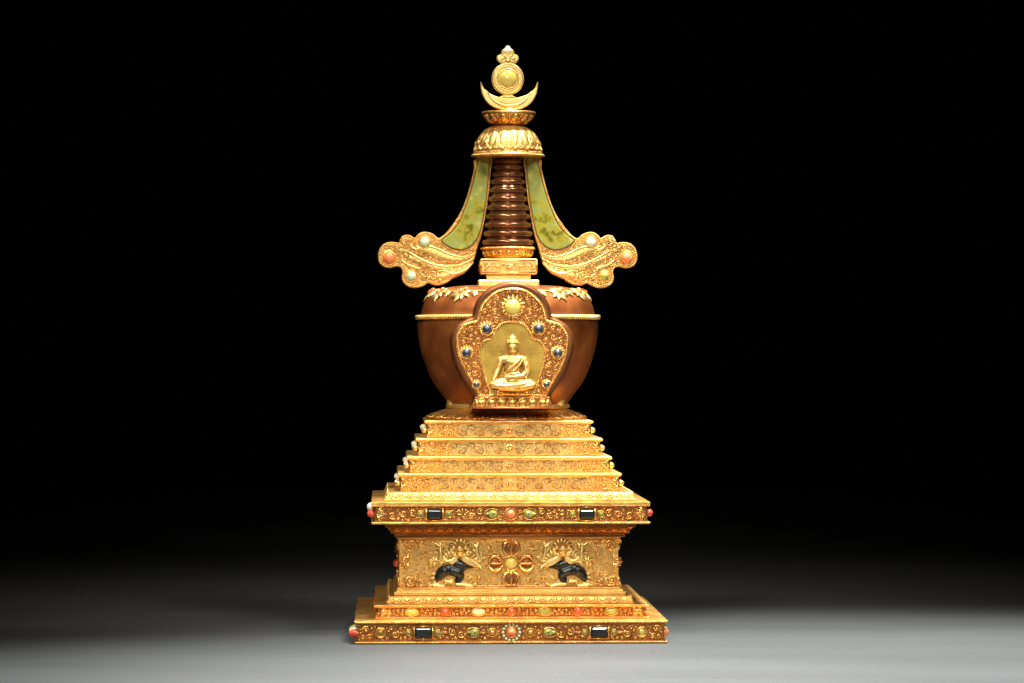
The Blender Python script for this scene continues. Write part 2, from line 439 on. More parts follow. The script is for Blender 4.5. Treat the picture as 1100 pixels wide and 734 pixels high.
# double vajra
for kx in range(4):
    a = kx*pi/2; ca, sa = cos(a), sin(a)
    R = lambda x, y, w: (cen[0]+x*ca-y*sa, cen[1]+x*sa+y*ca, w)
    for sg in (-1, 1):
        p = [(8.5,sg*1.5),(11,sg*5.5),(15,sg*7.8),(19.5,sg*7.2),(22.5,sg*4.2),(22.2,sg*1.4)]
        p = catmull(p, 4, False); n = len(p)
        tube(rl, [R(x, y, 1.4) for x, y in p], [1.65*sin(pi*min(.15+.8*i/n,1))+.45 for i in range(n)], F3, 7)
        for x, y in ((10.5,6.3),(20.5,7.8)): ell(rl, R(x, sg*y, 1), (1.5,1.5,1.2), F3, 0, 8, 5)
    tube(rl, [R(8,0,1.4), R(12,0,1.8), R(16,0,2.2), R(20,0,1.8), R(25.5,0,1.2)], [1.6,.9,1.5,1.2,.3], F3, 8)
    for sg in (-1, 0, 1): ell(rl, R(9.2, sg*2.6, .9), (1.5,1.5,1.3), F3, 0, 8, 5)
collet(rl, (cen[0],cen[1],1), 7.6, 7.6, F3, 1.2, 0)
for kx in range(4):
    a = kx*pi/2; ell(rl, (cen[0]+16.4*cos(a), cen[1]+16.4*sin(a), 0), (5.4,5.4,.45), F3, 2, 20, 6)  # dark disc between the prongs, hollow shade painted in
for s in (-1,1):
    u_, v_ = T3(493.6, 588); u_ = cen[0]+(u_-cen[0])*s
    ell(rl, (u_, v_+.5, 0), (10.5,6.8,.5), F3, 2, 24, 6)  # dark oval behind the lion head, painted as recess shade
# frame lines
for z in (zt0+3.2, zt1-3): tube(rl, [(-H3+2,z,.2),(H3-2,z,.2)], .5, F3, 5)
# engraved scroll ground
ex = [(cen[0],cen[1],9)]
pack(rl, 1, 74, zt0+4, zt1-4, F3, ex, (3.4,2.6,1.9,1.3,1.), 21, engr=True, wd=.5, tries=420)
pack(rl, 74, H3-4, zt0+4, zt1-4, F3, [], (2.2,1.5,1.0), 22, engr=True, wd=.55, tries=160)
rl.around().build('throne_relief', ['relief','line','ground'], thr)
# gold lions with dark stone bodies
for s in (1, -1):
    def U(px, py, w=0.):
        x, z = T3(px, py); x = cen[0]+(x-cen[0])*s
        return F3(x, z, w)
    def X(zx, zy, w=0.): return U(415+zx/8.46, 570+zy/8.46, w)
    body = [('c', [X(490,390,1.4),X(530,365,2.2)], [3.4,4.2]), ('c', [X(600,365,2.2),X(650,385,2.2),X(672,400,1.8)], [4.2,4.2,3.4]),
            ('c', [X(640,300,2),X(690,315,2)], [3.2,2.6])]
    OL = [(440,470),(437,425),(448,385),(480,335),(530,318),(565,308),(610,275),(632,252),(662,258),(700,290),(750,308),(792,328),(790,342),(745,345),(712,360),(700,382),(712,405),(700,440),(680,470),(655,490),(628,478),(622,445),(632,425),(600,412),(560,408),(530,425),(490,450),(458,474)]
    for gx in range(440, 800, 9):
        for gy in range(254, 492, 9):
            if not in_poly(gx, gy, OL): continue
            d_ = min(math.hypot(a_[0]+(b_[0]-a_[0])*t_-gx, a_[1]+(b_[1]-a_[1])*t_-gy) for a_, b_ in zip(OL, OL[1:]+OL[:1]) for t_ in (0,.33,.66))/8.46*.97
            r_ = min(d_, 3.6)
            if r_ > .5: body.append(('e', X(gx, gy, .2), (r_, r_, r_)))
    v, f = blob(body, .42); m2 = MB(); m2.add(v, f); m2.build('lion_body_inlay', 'onyx', thr)
    ge = []
    # head with crown
    ge += [('c', [X(665,160,2.5),X(665,205,2.5)], [5.4,4.4]), ('c', [X(640,140,3),X(690,140,3)], [1.7,1.7]), ('c', [X(665,130,3.6),X(665,98,2)], [2.4,.8]),
           ('c', [X(640,150,2),X(628,118,2)], [1.,.5]), ('c', [X(690,150,2),X(702,118,2)], [1.,.5]), ('c', [X(655,228,3),X(652,248,2)], [1.5,.6]),
           ('c', [X(665,172,7.2),X(665,188,8.)], [.8,1.2]), ('c', [X(648,200,6.8),X(682,200,6.8)], [1.,1.]), ('c', [X(645,163,6.8),X(652,163,7.2)], [1.1,1.1]), ('c', [X(678,163,7.2),X(685,163,6.8)], [1.1,1.1])]
    for zx, zy in ((610,150),(590,180),(606,208),(722,150),(745,175),(735,205),(625,225),(705,225)): ge.append(('c', [X(zx,zy,1.6),X(zx+3,zy+3,2.2)], [3.1,2.4]))
    # wings / sleeves
    for j in range(3):
        ge.append(('c', [X(635,240+j*16,2.4),X(590,276+j*9,2.4),X(535,280-j*7,1.8),X(482,258-j*20,.8)], [2.2,2.3,1.8,.6]))
        ge.append(('c', [X(695,232+j*14,2.4),X(745,265+j*14,2.4),X(800,292+j*12,1.8),X(875-j*20,328+j*2,.8)], [2.1,2.2,1.8,.6]))
    # raised arms with open hands
    ge.append(('c', [X(520,285,1.2),X(492,240,1.6),X(492,190,1.8),X(490,150,1.6)], [2.1,2.6,2.3,1.4]))
    for dx in (-60,-35,-5,10): ge.append(('c', [X(490,150,1.4),X(490+dx,112-abs(dx+20)*.3+8,1.2)], [1.,.55]))
    ge.append(('c', [X(860,270,1.2),X(830,225,1.6),X(822,180,1.8),X(815,150,1.5)], [1.7,2.5,2.1,1.2]))
    for dx in (-40,-15,12,28): ge.append(('c', [X(815,150,1.4),X(815+dx,98+abs(dx)*.3,1.2)], [1.,.55]))
    ge.append(('c', [X(840,200,1.2),X(880,250,1.2)], [.7,1.]))
    # hind paw, fore paw, tail
    ge += [('c', [X(470,485,1),X(430,500,1.4),X(520,508,1.4)], [1.6,2.2,1.8]), ('c', [X(540,462,1),X(600,470,1),X(590,452,1)], [1.5,2,1.7]),
           ('c', [X(640,490,1.2),X(700,492,1.4),X(770,508,1.2)], [1.6,2.3,1.9])]
    for j in range(4):
        ge.append(('c', [X(490+j*10,505,1.6),X(498+j*10,520,1.4)], [.9,.7])); ge.append(('c', [X(740+j*12,500,1.6),X(752+j*12,514,1.2)], [.9,.7]))
    v, f = blob(ge, .40, 1); m2 = MB(); m2.add(v, f)
    def LF(zx, zy, ln, wd, deg, h=1.8, w=1.2, curl=0.):
        x, z = T3(415+zx/8.46, 570+zy/8.46); x = cen[0]+(x-cen[0])*s
        a = radians(deg); leaf(m2, x, z, ln, wd, a if s > 0 else pi-a, F3, h, 0, w, curl*s)
    for j in range(12): LF(665+55*cos(radians(-30+j*21.8)), 172-50*sin(radians(-30+j*21.8)), 6.5, 1.5, -30+j*21.8, 1.6, 1.4, .25)
    for j in range(6): LF(610-j*16, 232+j*9, 9.5, 1.7, 118+j*14, 1.8, 1., -.2)
    for j in range(5): LF(560-j*10, 268+j*2, 9, 1.6, 165+j*16, 1.8, 1.4, .15)
    for j in range(5): LF(712+j*22, 225+j*14, 10, 1.7, 60-j*17, 1.8, 1., .2)
    for j in range(5): LF(735+j*24, 262+j*12, 10, 1.8, -8-j*9, 2., 1.8, -.1)
    for zx, zy, d in ((500,200,120),(480,215,150),(498,170,60),(818,215,110),(838,235,40),(815,180,70),(860,262,20)): LF(zx, zy, 8, 1.6, d, 1.8, 1.4, .2)
    for zx, zy, d in ((452,400,160),(448,430,180),(455,455,215),(430,500,170),(560,470,200),(775,505,20),(735,450,30)): LF(zx, zy, 6.5, 1.4, d, 1.6, .8, .25)
    m2.build('lion_relief', 'pale', thr)
stone(thr, 'yellow_cabochon', 'citrine', F3, (cen[0],cen[1],1.2), (6.2,6.2,3.2))
for kf in (1, 3):
    Fk = rotk(F3, kf)
    zz = L(0, 606, -100)[1]
    stone(thr, 'coral_bead', 'coral', Fk, (-78 if kf == 1 else 100, zz, 2), (4.2,4.2,4.6))
    stone(thr, 'green_cabochon', 'olive', Fk, (0, zz+8, 1), (4,5.5,4))
    stone(thr, 'coral_bead', 'coral', Fk, (60 if kf == 1 else -60, zz+5, 1), (4,4,4))

# ---- frieze beneath the cornice
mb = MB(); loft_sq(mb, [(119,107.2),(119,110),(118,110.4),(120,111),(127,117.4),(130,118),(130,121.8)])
fr = mb.build('petal_frieze', 'ground', root, .3, OFF)  # shade below the cornice put into the frieze colour
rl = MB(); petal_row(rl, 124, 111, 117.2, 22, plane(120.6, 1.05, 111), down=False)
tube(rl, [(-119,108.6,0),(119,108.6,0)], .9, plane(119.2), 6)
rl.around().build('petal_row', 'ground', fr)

# ---- cornice
H4 = 143.
mb = MB(); loft_sq(mb, [(H4+.5,122),(H4+.5,124.2),(H4-3,124.8),(H4-3,139.8),(H4,140.3),(H4+.8,141.4),(H4+.8,144.6)], 0, 2)
cor = mb.build('cornice', ['gold','ground'], root, .4, OFF)
F4 = plane(H4-3); rl = MB(); c4 = 132.4
beads(rl, [(-H4,123.2,3.4),(H4,123.2,3.4)], .8, F4); beads(rl, [(-H4,140.8,3.1),(H4,140.8,3.1)], .8, F4)
k = .958; ru = 82*k
ex = [(0,c4,7.5),(20.5*k,c4,7.5),(ru,c4,9.5),(ru-15*k,c4,4),(ru+15*k,c4,4)]
pack(rl, .5, H4-16, 125.2, 139.6, F4, ex, (4.6,3.7,2.8,2.,1.4,.95,.65), 8, tries=500)
for s in (-1,1):
    rectset(rl, s*ru, c4, 1, 8.4, 6.6, F4, 1.2)
    collet(rl, (s*20.5*k,c4,.6), 7.4, 5.6, F4, .7, 0)
    for du in (-15.3,15.3): collet(rl, (s*(ru+du*k),c4,.6), 3.4, 3.4, F4, .6)
    for i in range(5): a = (pi if s > 0 else 0)+radians(-60+i*30); leaf(rl, s*(H4-5), c4, 11, 2.2, a, F4, 1.8)
collet(rl, (0,c4,.8), 6.2, 6.2, F4, .8, 18)
rl.around().build('scroll_relief', 'relief', cor)
for kf in (0,1,3):
    Fk = rotk(F4, kf)
    stone(cor, 'coral_cabochon', 'orange', Fk, (0,c4,1), (5.2,5.2,4))
    for s in (-1,1):
        stone(cor, 'black_rectangular_stone', 'onyx', Fk, (s*ru,c4-.4,.5), (7.2,4.8,3.6), 'rect')
        stone(cor, 'green_teardrop_stone', 'olive', Fk, (s*20.5*k,c4,.6), (6.2,4.6,3.2), 'tear', rot=0 if s < 0 else pi)
        for du in (-15.3,15.3): stone(cor, 'yellow_green_bead', 'olive', Fk, (s*(ru+du*k),c4,.8), (3.1,3.1,2.8))
stone(cor, 'coral_bead', 'coral', rotk(F4,1), (-133,c4+.5,3), (4,4,4.4))
stone(cor, 'coral_bead', 'coral', rotk(F4,3), (132,c4,3), (4.2,4.2,5))
stone(cor, 'cream_bead', 'ivory', rotk(F4,3), (112,c4+6,3), (5,5,5.5))
stone(cor, 'cream_bead', 'ivory', rotk(F4,3), (95,c4+3,3), (4,4,5))

# ---- petal course beneath the steps
mb = MB(); loft_sq(mb, [(131,144.8),(131,147),(129,147.6),(126.4,153.4),(120,154.4)])
pc = mb.build('lotus_course', 'gold', root, .3, OFF)
rl = MB(); petal_row(rl, 125, 147.2, 154.2, 23, plane(129.3, -.42, 147.4))
rl.around().build('petal_row', 'bright', pc)

# ---- four steps
steps = [(115.7,154.5,173.4),(106.2,173.6,190.5),(97.,190.7,209.2),(87.5,209.4,227.4)]
for i, (h, z0, z1) in enumerate(steps):
    mb = MB(); loft_sq(mb, [(h-2.4,z0),(h-2.4,z1-3.6),(h,z1-3.2),(h+.4,z1-1.6),(h,z1)])
    st = mb.build('stepped_tier', 'bright', root, .4, OFF)
    Fs = plane(h-2.4); rl = MB()
    beads(rl, [(-h+.5,z1-1.7,2.7),(h-.5,z1-1.7,2.7)], 1.0, Fs)
    beads(rl, [(-h+3,z0+.9,.2),(h-3,z0+.9,.2)], .6, Fs)
    zc = (z0+z1-3.6)/2+.4
    for s in (-1,1):
        sp = lambda du, v, r, a0, sg=1: spiral(rl, s*(h-du), v, r, Fs, 1.5, sg*s, a0 if s > 0 else pi-a0, r*.24)
        for j in range(5): a = (pi if s > 0 else 0)+radians(-70+j*35); leaf(rl, s*(h-3), zc, 9, 1.9, a, Fs, 1.8)
        sp(17, zc+3.2, 3.5, 0, 1); sp(17, zc-3.2, 3.5, 0, -1); sp(23.5, zc+3.6, 2.4, 2); sp(23.5, zc-3.6, 2.4, -2, -1)
        sp(28.5, zc+4, 1.8, 2); sp(28.5, zc-4, 1.8, -2, -1)
        for du, dv, r in ((21.5,0,1.3),(25.8,0,1.4),(32,5,1.1),(32,-5,1.1),(13,5.8,1.2),(13,-5.8,1.2),(30,1.4,.8),(30,-1.4,.8)): ell(rl, (s*(h-du), zc+dv, .2), (r,r,r*.9), Fs, 0, 8, 5)
        for j in range(4): a = (pi if s > 0 else 0)+radians(-45+j*30); leaf(rl, s*(h-30), zc, 5, .9, a, Fs, .8)
    # engraved middle: lotus in the centre and running scrolls
    flower(rl, 0, zc, 5, Fs, 8, h=.5)
    pack(rl, 6, h-36, z0+1.4, z1-4, Fs, [], (4.2,3.3,2.5,1.9,1.3,1.), 30+i, engr=True, wd=.62, tries=420)
    n = int((h-40)//9)
    for j in range(n):
        u = 11+j*9.3; v = zc+(1.8 if j % 2 else -1.8)
        for s in (-1,1): ribbon(rl, spts(s*u, v, 4.4, 1.2, s*(1 if j % 2 else -1), 0 if s > 0 else pi, 18), .8, Fs)
    pack(rl, h-36, h-3, z0+1.2, z1-3.6, Fs, [(h-17,zc+3.2,3.),(h-17,zc-3.2,3.),(h-23.5,zc+3.6,2.2),(h-23.5,zc-3.6,2.2),(h-28.5,zc+4,1.6),(h-28.5,zc-4,1.6),(h-8,zc,4.2)], (2.2,1.6,1.2,.8), 50+i, tries=260)
    for sx in (-1,1):
        a_, b_ = sorted((sx*(h-29), sx*(h-2.4))); rl.add([(a_,z0+1.4,.08),(b_,z0+1.4,.08),(b_,z1-3.8,.08),(a_,z1-3.8,.08)], [(0,1,2,3)], Fs, 3, False)  # darker sheet behind the end scrolls, painting shade between them
    rl.around().build('scroll_relief', ['relief','line','pale','panel'], st)
    for kf in (1,3):
        Fk = rotk(Fs, kf)
        for u in (-h+14, -h+44, h-44, h-14):
            uu = u
            stone(st, 'side_boss', 'pale' if kf == 1 or abs(uu-(h-14)) < 1 else 'ivory', Fk, (uu, zc, 2.0), (3.6,3.4,4.6))

# ---- round lotus under the vase
mb = MB(); LZ = 227.6
prof = [(86,LZ),(86,LZ+1.6),(83,LZ+3),(76,LZ+7),(69,LZ+9.6),(64,LZ+11)]
lathe(mb, prof, 96)
lot = mb.build('lotus_base', 'gold', root, 0, OFF)
def FR(prof, R0):                          # u arc length at radius R0 from the front, v height, w outwards
    def T(u, v, w):
        p = sorted(prof, key=lambda q: q[1])
        if v <= p[0][1]: r = p[0][0]
        elif v >= p[-1][1]: r = p[-1][0]
        else:
            for a, b in zip(p, p[1:]):
                if a[1] <= v <= b[1]: r = a[0]+(b[0]-a[0])*(v-a[1])/max(b[1]-a[1],1e-6); break
        a = u/R0; return ((r+w)*sin(a), -(r+w)*cos(a), v)
    return T
rl = MB(); FRl = FR(prof, 80.)
n = 28
for i in range(n):
    u = 2*pi*80*i/n
    for dy, ws in ((0,1.),):
        ell(rl, (u, LZ+4.4, .2), (6.6, 3.6, 2.2), FRl, 0, 12, 6)
    leaf(rl, u, LZ+1.4, 7.5, 3.6, pi/2, FRl, 1.4, 0, 1.6)
    ell(rl, (u+8.9, LZ+5.4, .4), (1.8, 3.2, 1.4), FRl, 0, 8, 5)
    for s in (-1,1): ell(rl, (u+s*4.6, LZ+3.4, 1.8), (1.6,1.5,1.1), FRl, 0, 8, 5)
beads(rl, [(84.6*cos(2*pi*i/90), 84.6*sin(2*pi*i/90), LZ+1.9) for i in range(90)], .9, ID, closed=True)
rl.build('lotus_petals', 'relief', lot)
mb = MB(); lathe(mb, [(65,LZ+11.1),(67,LZ+13),(66,LZ+15.5),(62,LZ+17)], 96)
for kx in range(8):
    a = 2*pi*kx/8+.25; 
    ell(mb, (62*sin(a)*1.0, -62*cos(a), LZ+18), (6,6,7), ID, 0, 12, 8)
mb.build('foot_ring', 'pale', root, 0, (0,0,0))

# ---- vase
def zz(py): return CZ+(HZ-py)
vp = [(60,zz(438.5)),(61.5,zz(436)),(66.5,zz(430)),(73,zz(421)),(79.5,zz(412)),(85.5,zz(400)),(90.5,zz(387)),(94.2,zz(373)),(96.2,zz(360)),(96.8,zz(350)),(96.4,zz(343))]
def smooth_prof(p, k=5):
    return catmull(p, k, False)
mb = MB(); lathe(mb, smooth_prof(vp)+[(92,zz(342.5)),(50,zz(342.5))], 128)
vase = mb.build('vase_body', 'vase', root)
mb = MB(); bz = zz(341.2)
pts = [(0,0,0)]
lathe(mb, [(92,bz-2.6),(97.5,bz-2.6),(98.3,bz-1.6),(98.3,bz+1.6),(97.5,bz+2.6),(92,bz+2.6)], 128)
for i in range(190):
    a = 2*pi*i/190
    tube(mb, [(98.4*cos(a-.008), 98.4*sin(a-.008), bz-2.1),(98.7*cos(a+.008), 98.7*sin(a+.008), bz+2.1)], .95, ID, 5, ref=(cos(a),sin(a),0))
mb.build('rope_band', 'pale', root)
lp = [(93.5,bz+2.8),(93,bz+5),(91.5,zz(330)),(88.3,zz(323.5)),(82.5,zz(317)),(74,zz(312)),(62,zz(308.6)),(48,zz(307.2)),(34,zz(306.8))]
lps = smooth_prof(lp)
mb = MB(); lathe(mb, lps, 128); lid = mb.build('vase_shoulder', 'vase', root)
# leaf garland
def lidF(u, v, w):                         # u = angle, v = position along the profile in mm from its outer end
    Ls = 0
    for i in range(len(lps)-1):
        a, b = lps[i], lps[i+1]; d = math.dist(a, b)
        if Ls+d >= v or i == len(lps)-2:
            t = (v-Ls)/d; r = a[0]+(b[0]-a[0])*t; z = a[1]+(b[1]-a[1])*t; nx, nz = (b[1]-a[1])/d, -(b[0]-a[0])/d
            r += nx*w; z += nz*w; return (r*sin(u/85.), -r*cos(u/85.), z)
        Ls += d
rl = MB(); ncl = 14; cor_pos = []
rg = random.Random(3)
for i in range(ncl):
    u = 2*pi*85*(i+.5)/ncl
    cv = 26
    for j in range(9):
        a = 2*pi*j/9+.2; leaf(rl, u, cv, 11.5+rg.uniform(-1,2) if sin(a) < .3 else 10, 3.5, a, lidF, 2., 0, 1.2, curl=rg.uniform(-.15,.15))
    leaf(rl, u+17, cv+3, 9.5, 3.2, -pi/2+.2, lidF, 2.2, 0, 1.1); leaf(rl, u+13, cv+1, 10, 3, -.5, lidF, 2.2, 0, 1.2)
    cor_pos.append((u, cv))
tube(rl, [lidF(2*pi*85*i/120, 29, .8) for i in range(120)], 1.2, ID, 6, True)
gar = rl.build('leaf_garland', 'pale', lid)
for u, cv in cor_pos:
    for du, dv in ((0,0),(5,3)): stone(lid, 'coral_berry', 'orange', lidF, (u+du,cv+dv,3.2), (2.6,2.6,2.2))

# ---- niche on the front of the vase
YN = 104.
def PN(pts, y=YN): return [L(480+x/5.064, 300+yy/5.064, -y) for x, yy in pts]
def sym(right, y=YN):                      # right half from the top down, mirrored
    P = PN(right, y); cx = PN([(355,0)], y)[0][0]
    P = [(x-cx, z) for x, z in P]; return P, cx
outR, cxn = sym([(355,15),(400,19),(440,30),(485,53),(520,82),(545,115),(560,150),(567,180),(574,203),(596,213),(622,227),(652,248),(673,275),(687,305),(691,340),(687,385),(674,440),(650,500),(622,550),(590,600),(566,636)])
def full(R, bottom=()):                   # closed outline from a smoothed right half
    c = catmull(R, 5, False)+list(bottom)
    return [p for p in c]+[(-x, z) for x, z in c[::-1] if abs(x) > 1e-6]
zb = L(550, 439, -YN)[1]; zk = L(550, 426, -YN)[1]
FN = lambda u, v, w: (cxn+u, -YN-w, v)
outer = full(outR, [(outR[-1][0]+2, zb+.4)])
nb = MB(); plate(nb, outer, -50, 3.4, 3.4, FN, steps=5, smooth=True)
niche = nb.build('niche', 'frame', root)
inn, _ = sym([(355,44),(400,49),(440,62),(485,95),(518,130),(535,165),(545,205),(552,222),(590,232),(622,246),(648,276),(662,310),(664,345),(658,390),(643,445),(616,500),(590,545),(560,595),(545,628)])
gold_o = full(inn, [(inn[-1][0], zk)])
ope, _ = sym([(355,240),(390,243),(425,262),(447,292),(456,318),(468,333),(500,343),(522,368),(529,400),(524,445),(508,500),(488,560),(468,625)])
open_o = full(ope, [(ope[-1][0], zk)])
N = 220
A1 = resample(gold_o, N); A2 = resample(open_o, N)
def angsort(P, c=(0., 0.)): return P
# ring between the two outlines: match points by angle about the niche centre
cN = (0., L(550, 390, -YN)[1])
def ray(P, ang):
    dx, dy = cos(ang), sin(ang); best = None
    for i in range(len(P)):
        (x1, y1), (x2, y2) = P[i], P[(i+1) % len(P)]
        x1 -= cN[0]; x2 -= cN[0]; y1 -= cN[1]; y2 -= cN[1]
        ex, ey = x2-x1, y2-y1; den = dx*ey-dy*ex
        if abs(den) < 1e-9: continue
        t = (x1*ey-y1*ex)/den; s = (x1*dy-y1*dx)/den
        if t > 0 and -1e-6 <= s <= 1+1e-6 and (best is None or t > best): best = t
    return (cN[0]+best*dx, cN[1]+best*dy)
a0 = math.atan2(zk-cN[1], ope[-1][0])
angs = [a0+.001+(pi-2*a0-.002)*i/(N-1) for i in range(N)]
RO = [ray(gold_o, a) for a in angs]; RI = [ray(open_o, a) for a in angs]
rb = MB(); v = []; f = []
for (a, b) in zip(RO, RI):
    v += [(a[0],a[1],1.8),(a[0],a[1],4.2),(b[0],b[1],4.2),(b[0],b[1],-6.)]
for i in range(N-1):
    for j in range(3): q = 4*i+j; f.append((q, q+4, q+5, q+1))
rb.add(v, f, FN, 0, False)
rb.build('filigree_ground', 'ground', niche)
# recess back plate
mb = MB(); 
plate(mb, inset(open_o, -1.), 1.0, 3.6, 0, FN)
# engraved halo rays on the back plate
for i in range(-13, 14):
    a = pi/2+i*.105; c0 = L(550,385,-YN)[1]
    p = [(cos(a)*(9+i0*1.6)+sin(i0*.9)*.5, c0+sin(a)*(9+i0*1.6)) for i0 in range(14)]
    def ins(q):
        r = ray(open_o, math.atan2(q[1]-cN[1], q[0])); return (q[0]-cN[0])**2+(q[1]-cN[1])**2 < ((r[0])**2+(r[1]-cN[1])**2)*.93
    p = [q for q in p if ins(q)]
    if len(p) > 2: ribbon(mb, p, .55, lambda u, v, w: FN(u, v, w+3.6))
mb.build('recess_plate', ['niche','line'], niche)
# rims and filigree
rl = MB(); FG = lambda u, v, w: FN(u, v, w+4.2)
gp = [(x, z) for x, z in RO]; ip = RI
tube(rl, [(x,z,.2) for x, z in [(a[0]*.985, cN[1]+(a[1]-cN[1])*.985) for a in RO]], .8, FG, 6)
beads(rl, [(x,z,.9) for x, z in inset(gold_o, 2.2)], 1.1, FG, closed=True)
beads(rl, [(x,z,.7) for x, z in inset(open_o, -.9)], 1.0, FG, closed=True)
tube(rl, [(x,z,.3) for x, z in inset(open_o, -2.2)], .55, FG, 5, True)
gems = [(358,155,8.2,'citrine',4.5),(218,272,5.3,'slate',5),(498,271,5.3,'slate',5),(107,401,4.9,'slate',5),(601,402,4.9,'slate',5),(160,573,3.2,'slate',4),(540,573,3.2,'slate',4)]
GP = []
for x, y, r, m, h in gems:
    u, v_ = PN([(x, y)])[0]; u -= cxn; GP.append((u, v_, r, m, h))
    npet = 16
    for i in range(npet):
        a = 2*pi*i/npet; leaf(rl, u+r*.7*cos(a), v_+r*.7*sin(a), r*.95+1, r*.17+.45, a, FG, 1.3, 0, .6)
    collet(rl, (u,v_,1.2), r*1.02, r*1.02, FG, .75)
    beads(rl, [(u+(r*1.3)*cos(2*pi*i/24), v_+(r*1.3)*sin(2*pi*i/24), 1.4) for i in range(24)], .6, FG, closed=True)
def inring(x, y, r):
    for sx in (0,):
        a = math.atan2(y-cN[1], x-cN[0]); o = ray(gold_o, a) if a > a0 and a < pi-a0 else None
        if o is None: return False
        i = ray(open_o, a); d = math.hypot(x, y-cN[1])
        if not (math.hypot(i[0], i[1]-cN[1])+r+2. < d < math.hypot(o[0], o[1]-cN[1])-r-2.4): return False
        # true clearance to the outlines
        for P in (gold_o, open_o):
            for q in P[::2]:
                if (q[0]-x)**2+(q[1]-y)**2 < (r+1.6)**2: return False
    return True
ex = [(u, v_, r*1.75+.6) for u, v_, r, m, h in GP]
pack(rl, .3, 62, zk+2, zk+125, FG, ex, (3.9,3.3,2.7,2.1,1.6,1.2,.85,.65), 17, tries=1500, inside=inring, relief_th=.15)
rl.build('filigree_scrolls', 'relief', niche)
for u, v_, r, m, h in GP:
    stone(niche, 'yellow_cabochon' if m == 'citrine' else 'blue_grey_cabochon', m, FG, (u,v_,1.4), (r,r,h))
# pedestal strip of the niche
mb = MB()
x1 = 40.5*.968; x2 = 46*.968
P = [(-x2,zb),(x2,zb),(x2-1,zb+2.2),(x1,zk-2.4),(x1,zk),(-x1,zk),(-x1,zk-2.4),(-x2+1,zb+2.2)]
plate(mb, P, -40, 5, .6, FN)
for i in range(7):
    u = (i-3)*10.6; ell(mb, (u, (zb+zk)/2-.6, 5), (4.2,3.8,1.6), FN, 1, 12, 6)
    tube(mb, [(u+5*cos(a), zb+2.6+8.2*sin(a), 5.3) for a in [pi*j/10 for j in range(11)]], .7, FN, 5, mat=1)
    leaf(mb, u, zb+3, 7, 2, pi/2, FN, 1., 1, 6)
for s in (-1,1): leaf(mb, s*35.5, zb+2.6, 8, 2.4, pi/2-s*.3, FN, 1.4, 1, 5)
tube(mb, [(-x2,zb+1.2,5),(x2,zb+1.2,5)], 1., FN, 6, mat=1); beads(mb, [(-x1,zk-1,5.2),(x1,zk-1,5.2)], .95, FN, mat=1)
mb.build('niche_pedestal', ['ground','relief'], niche)
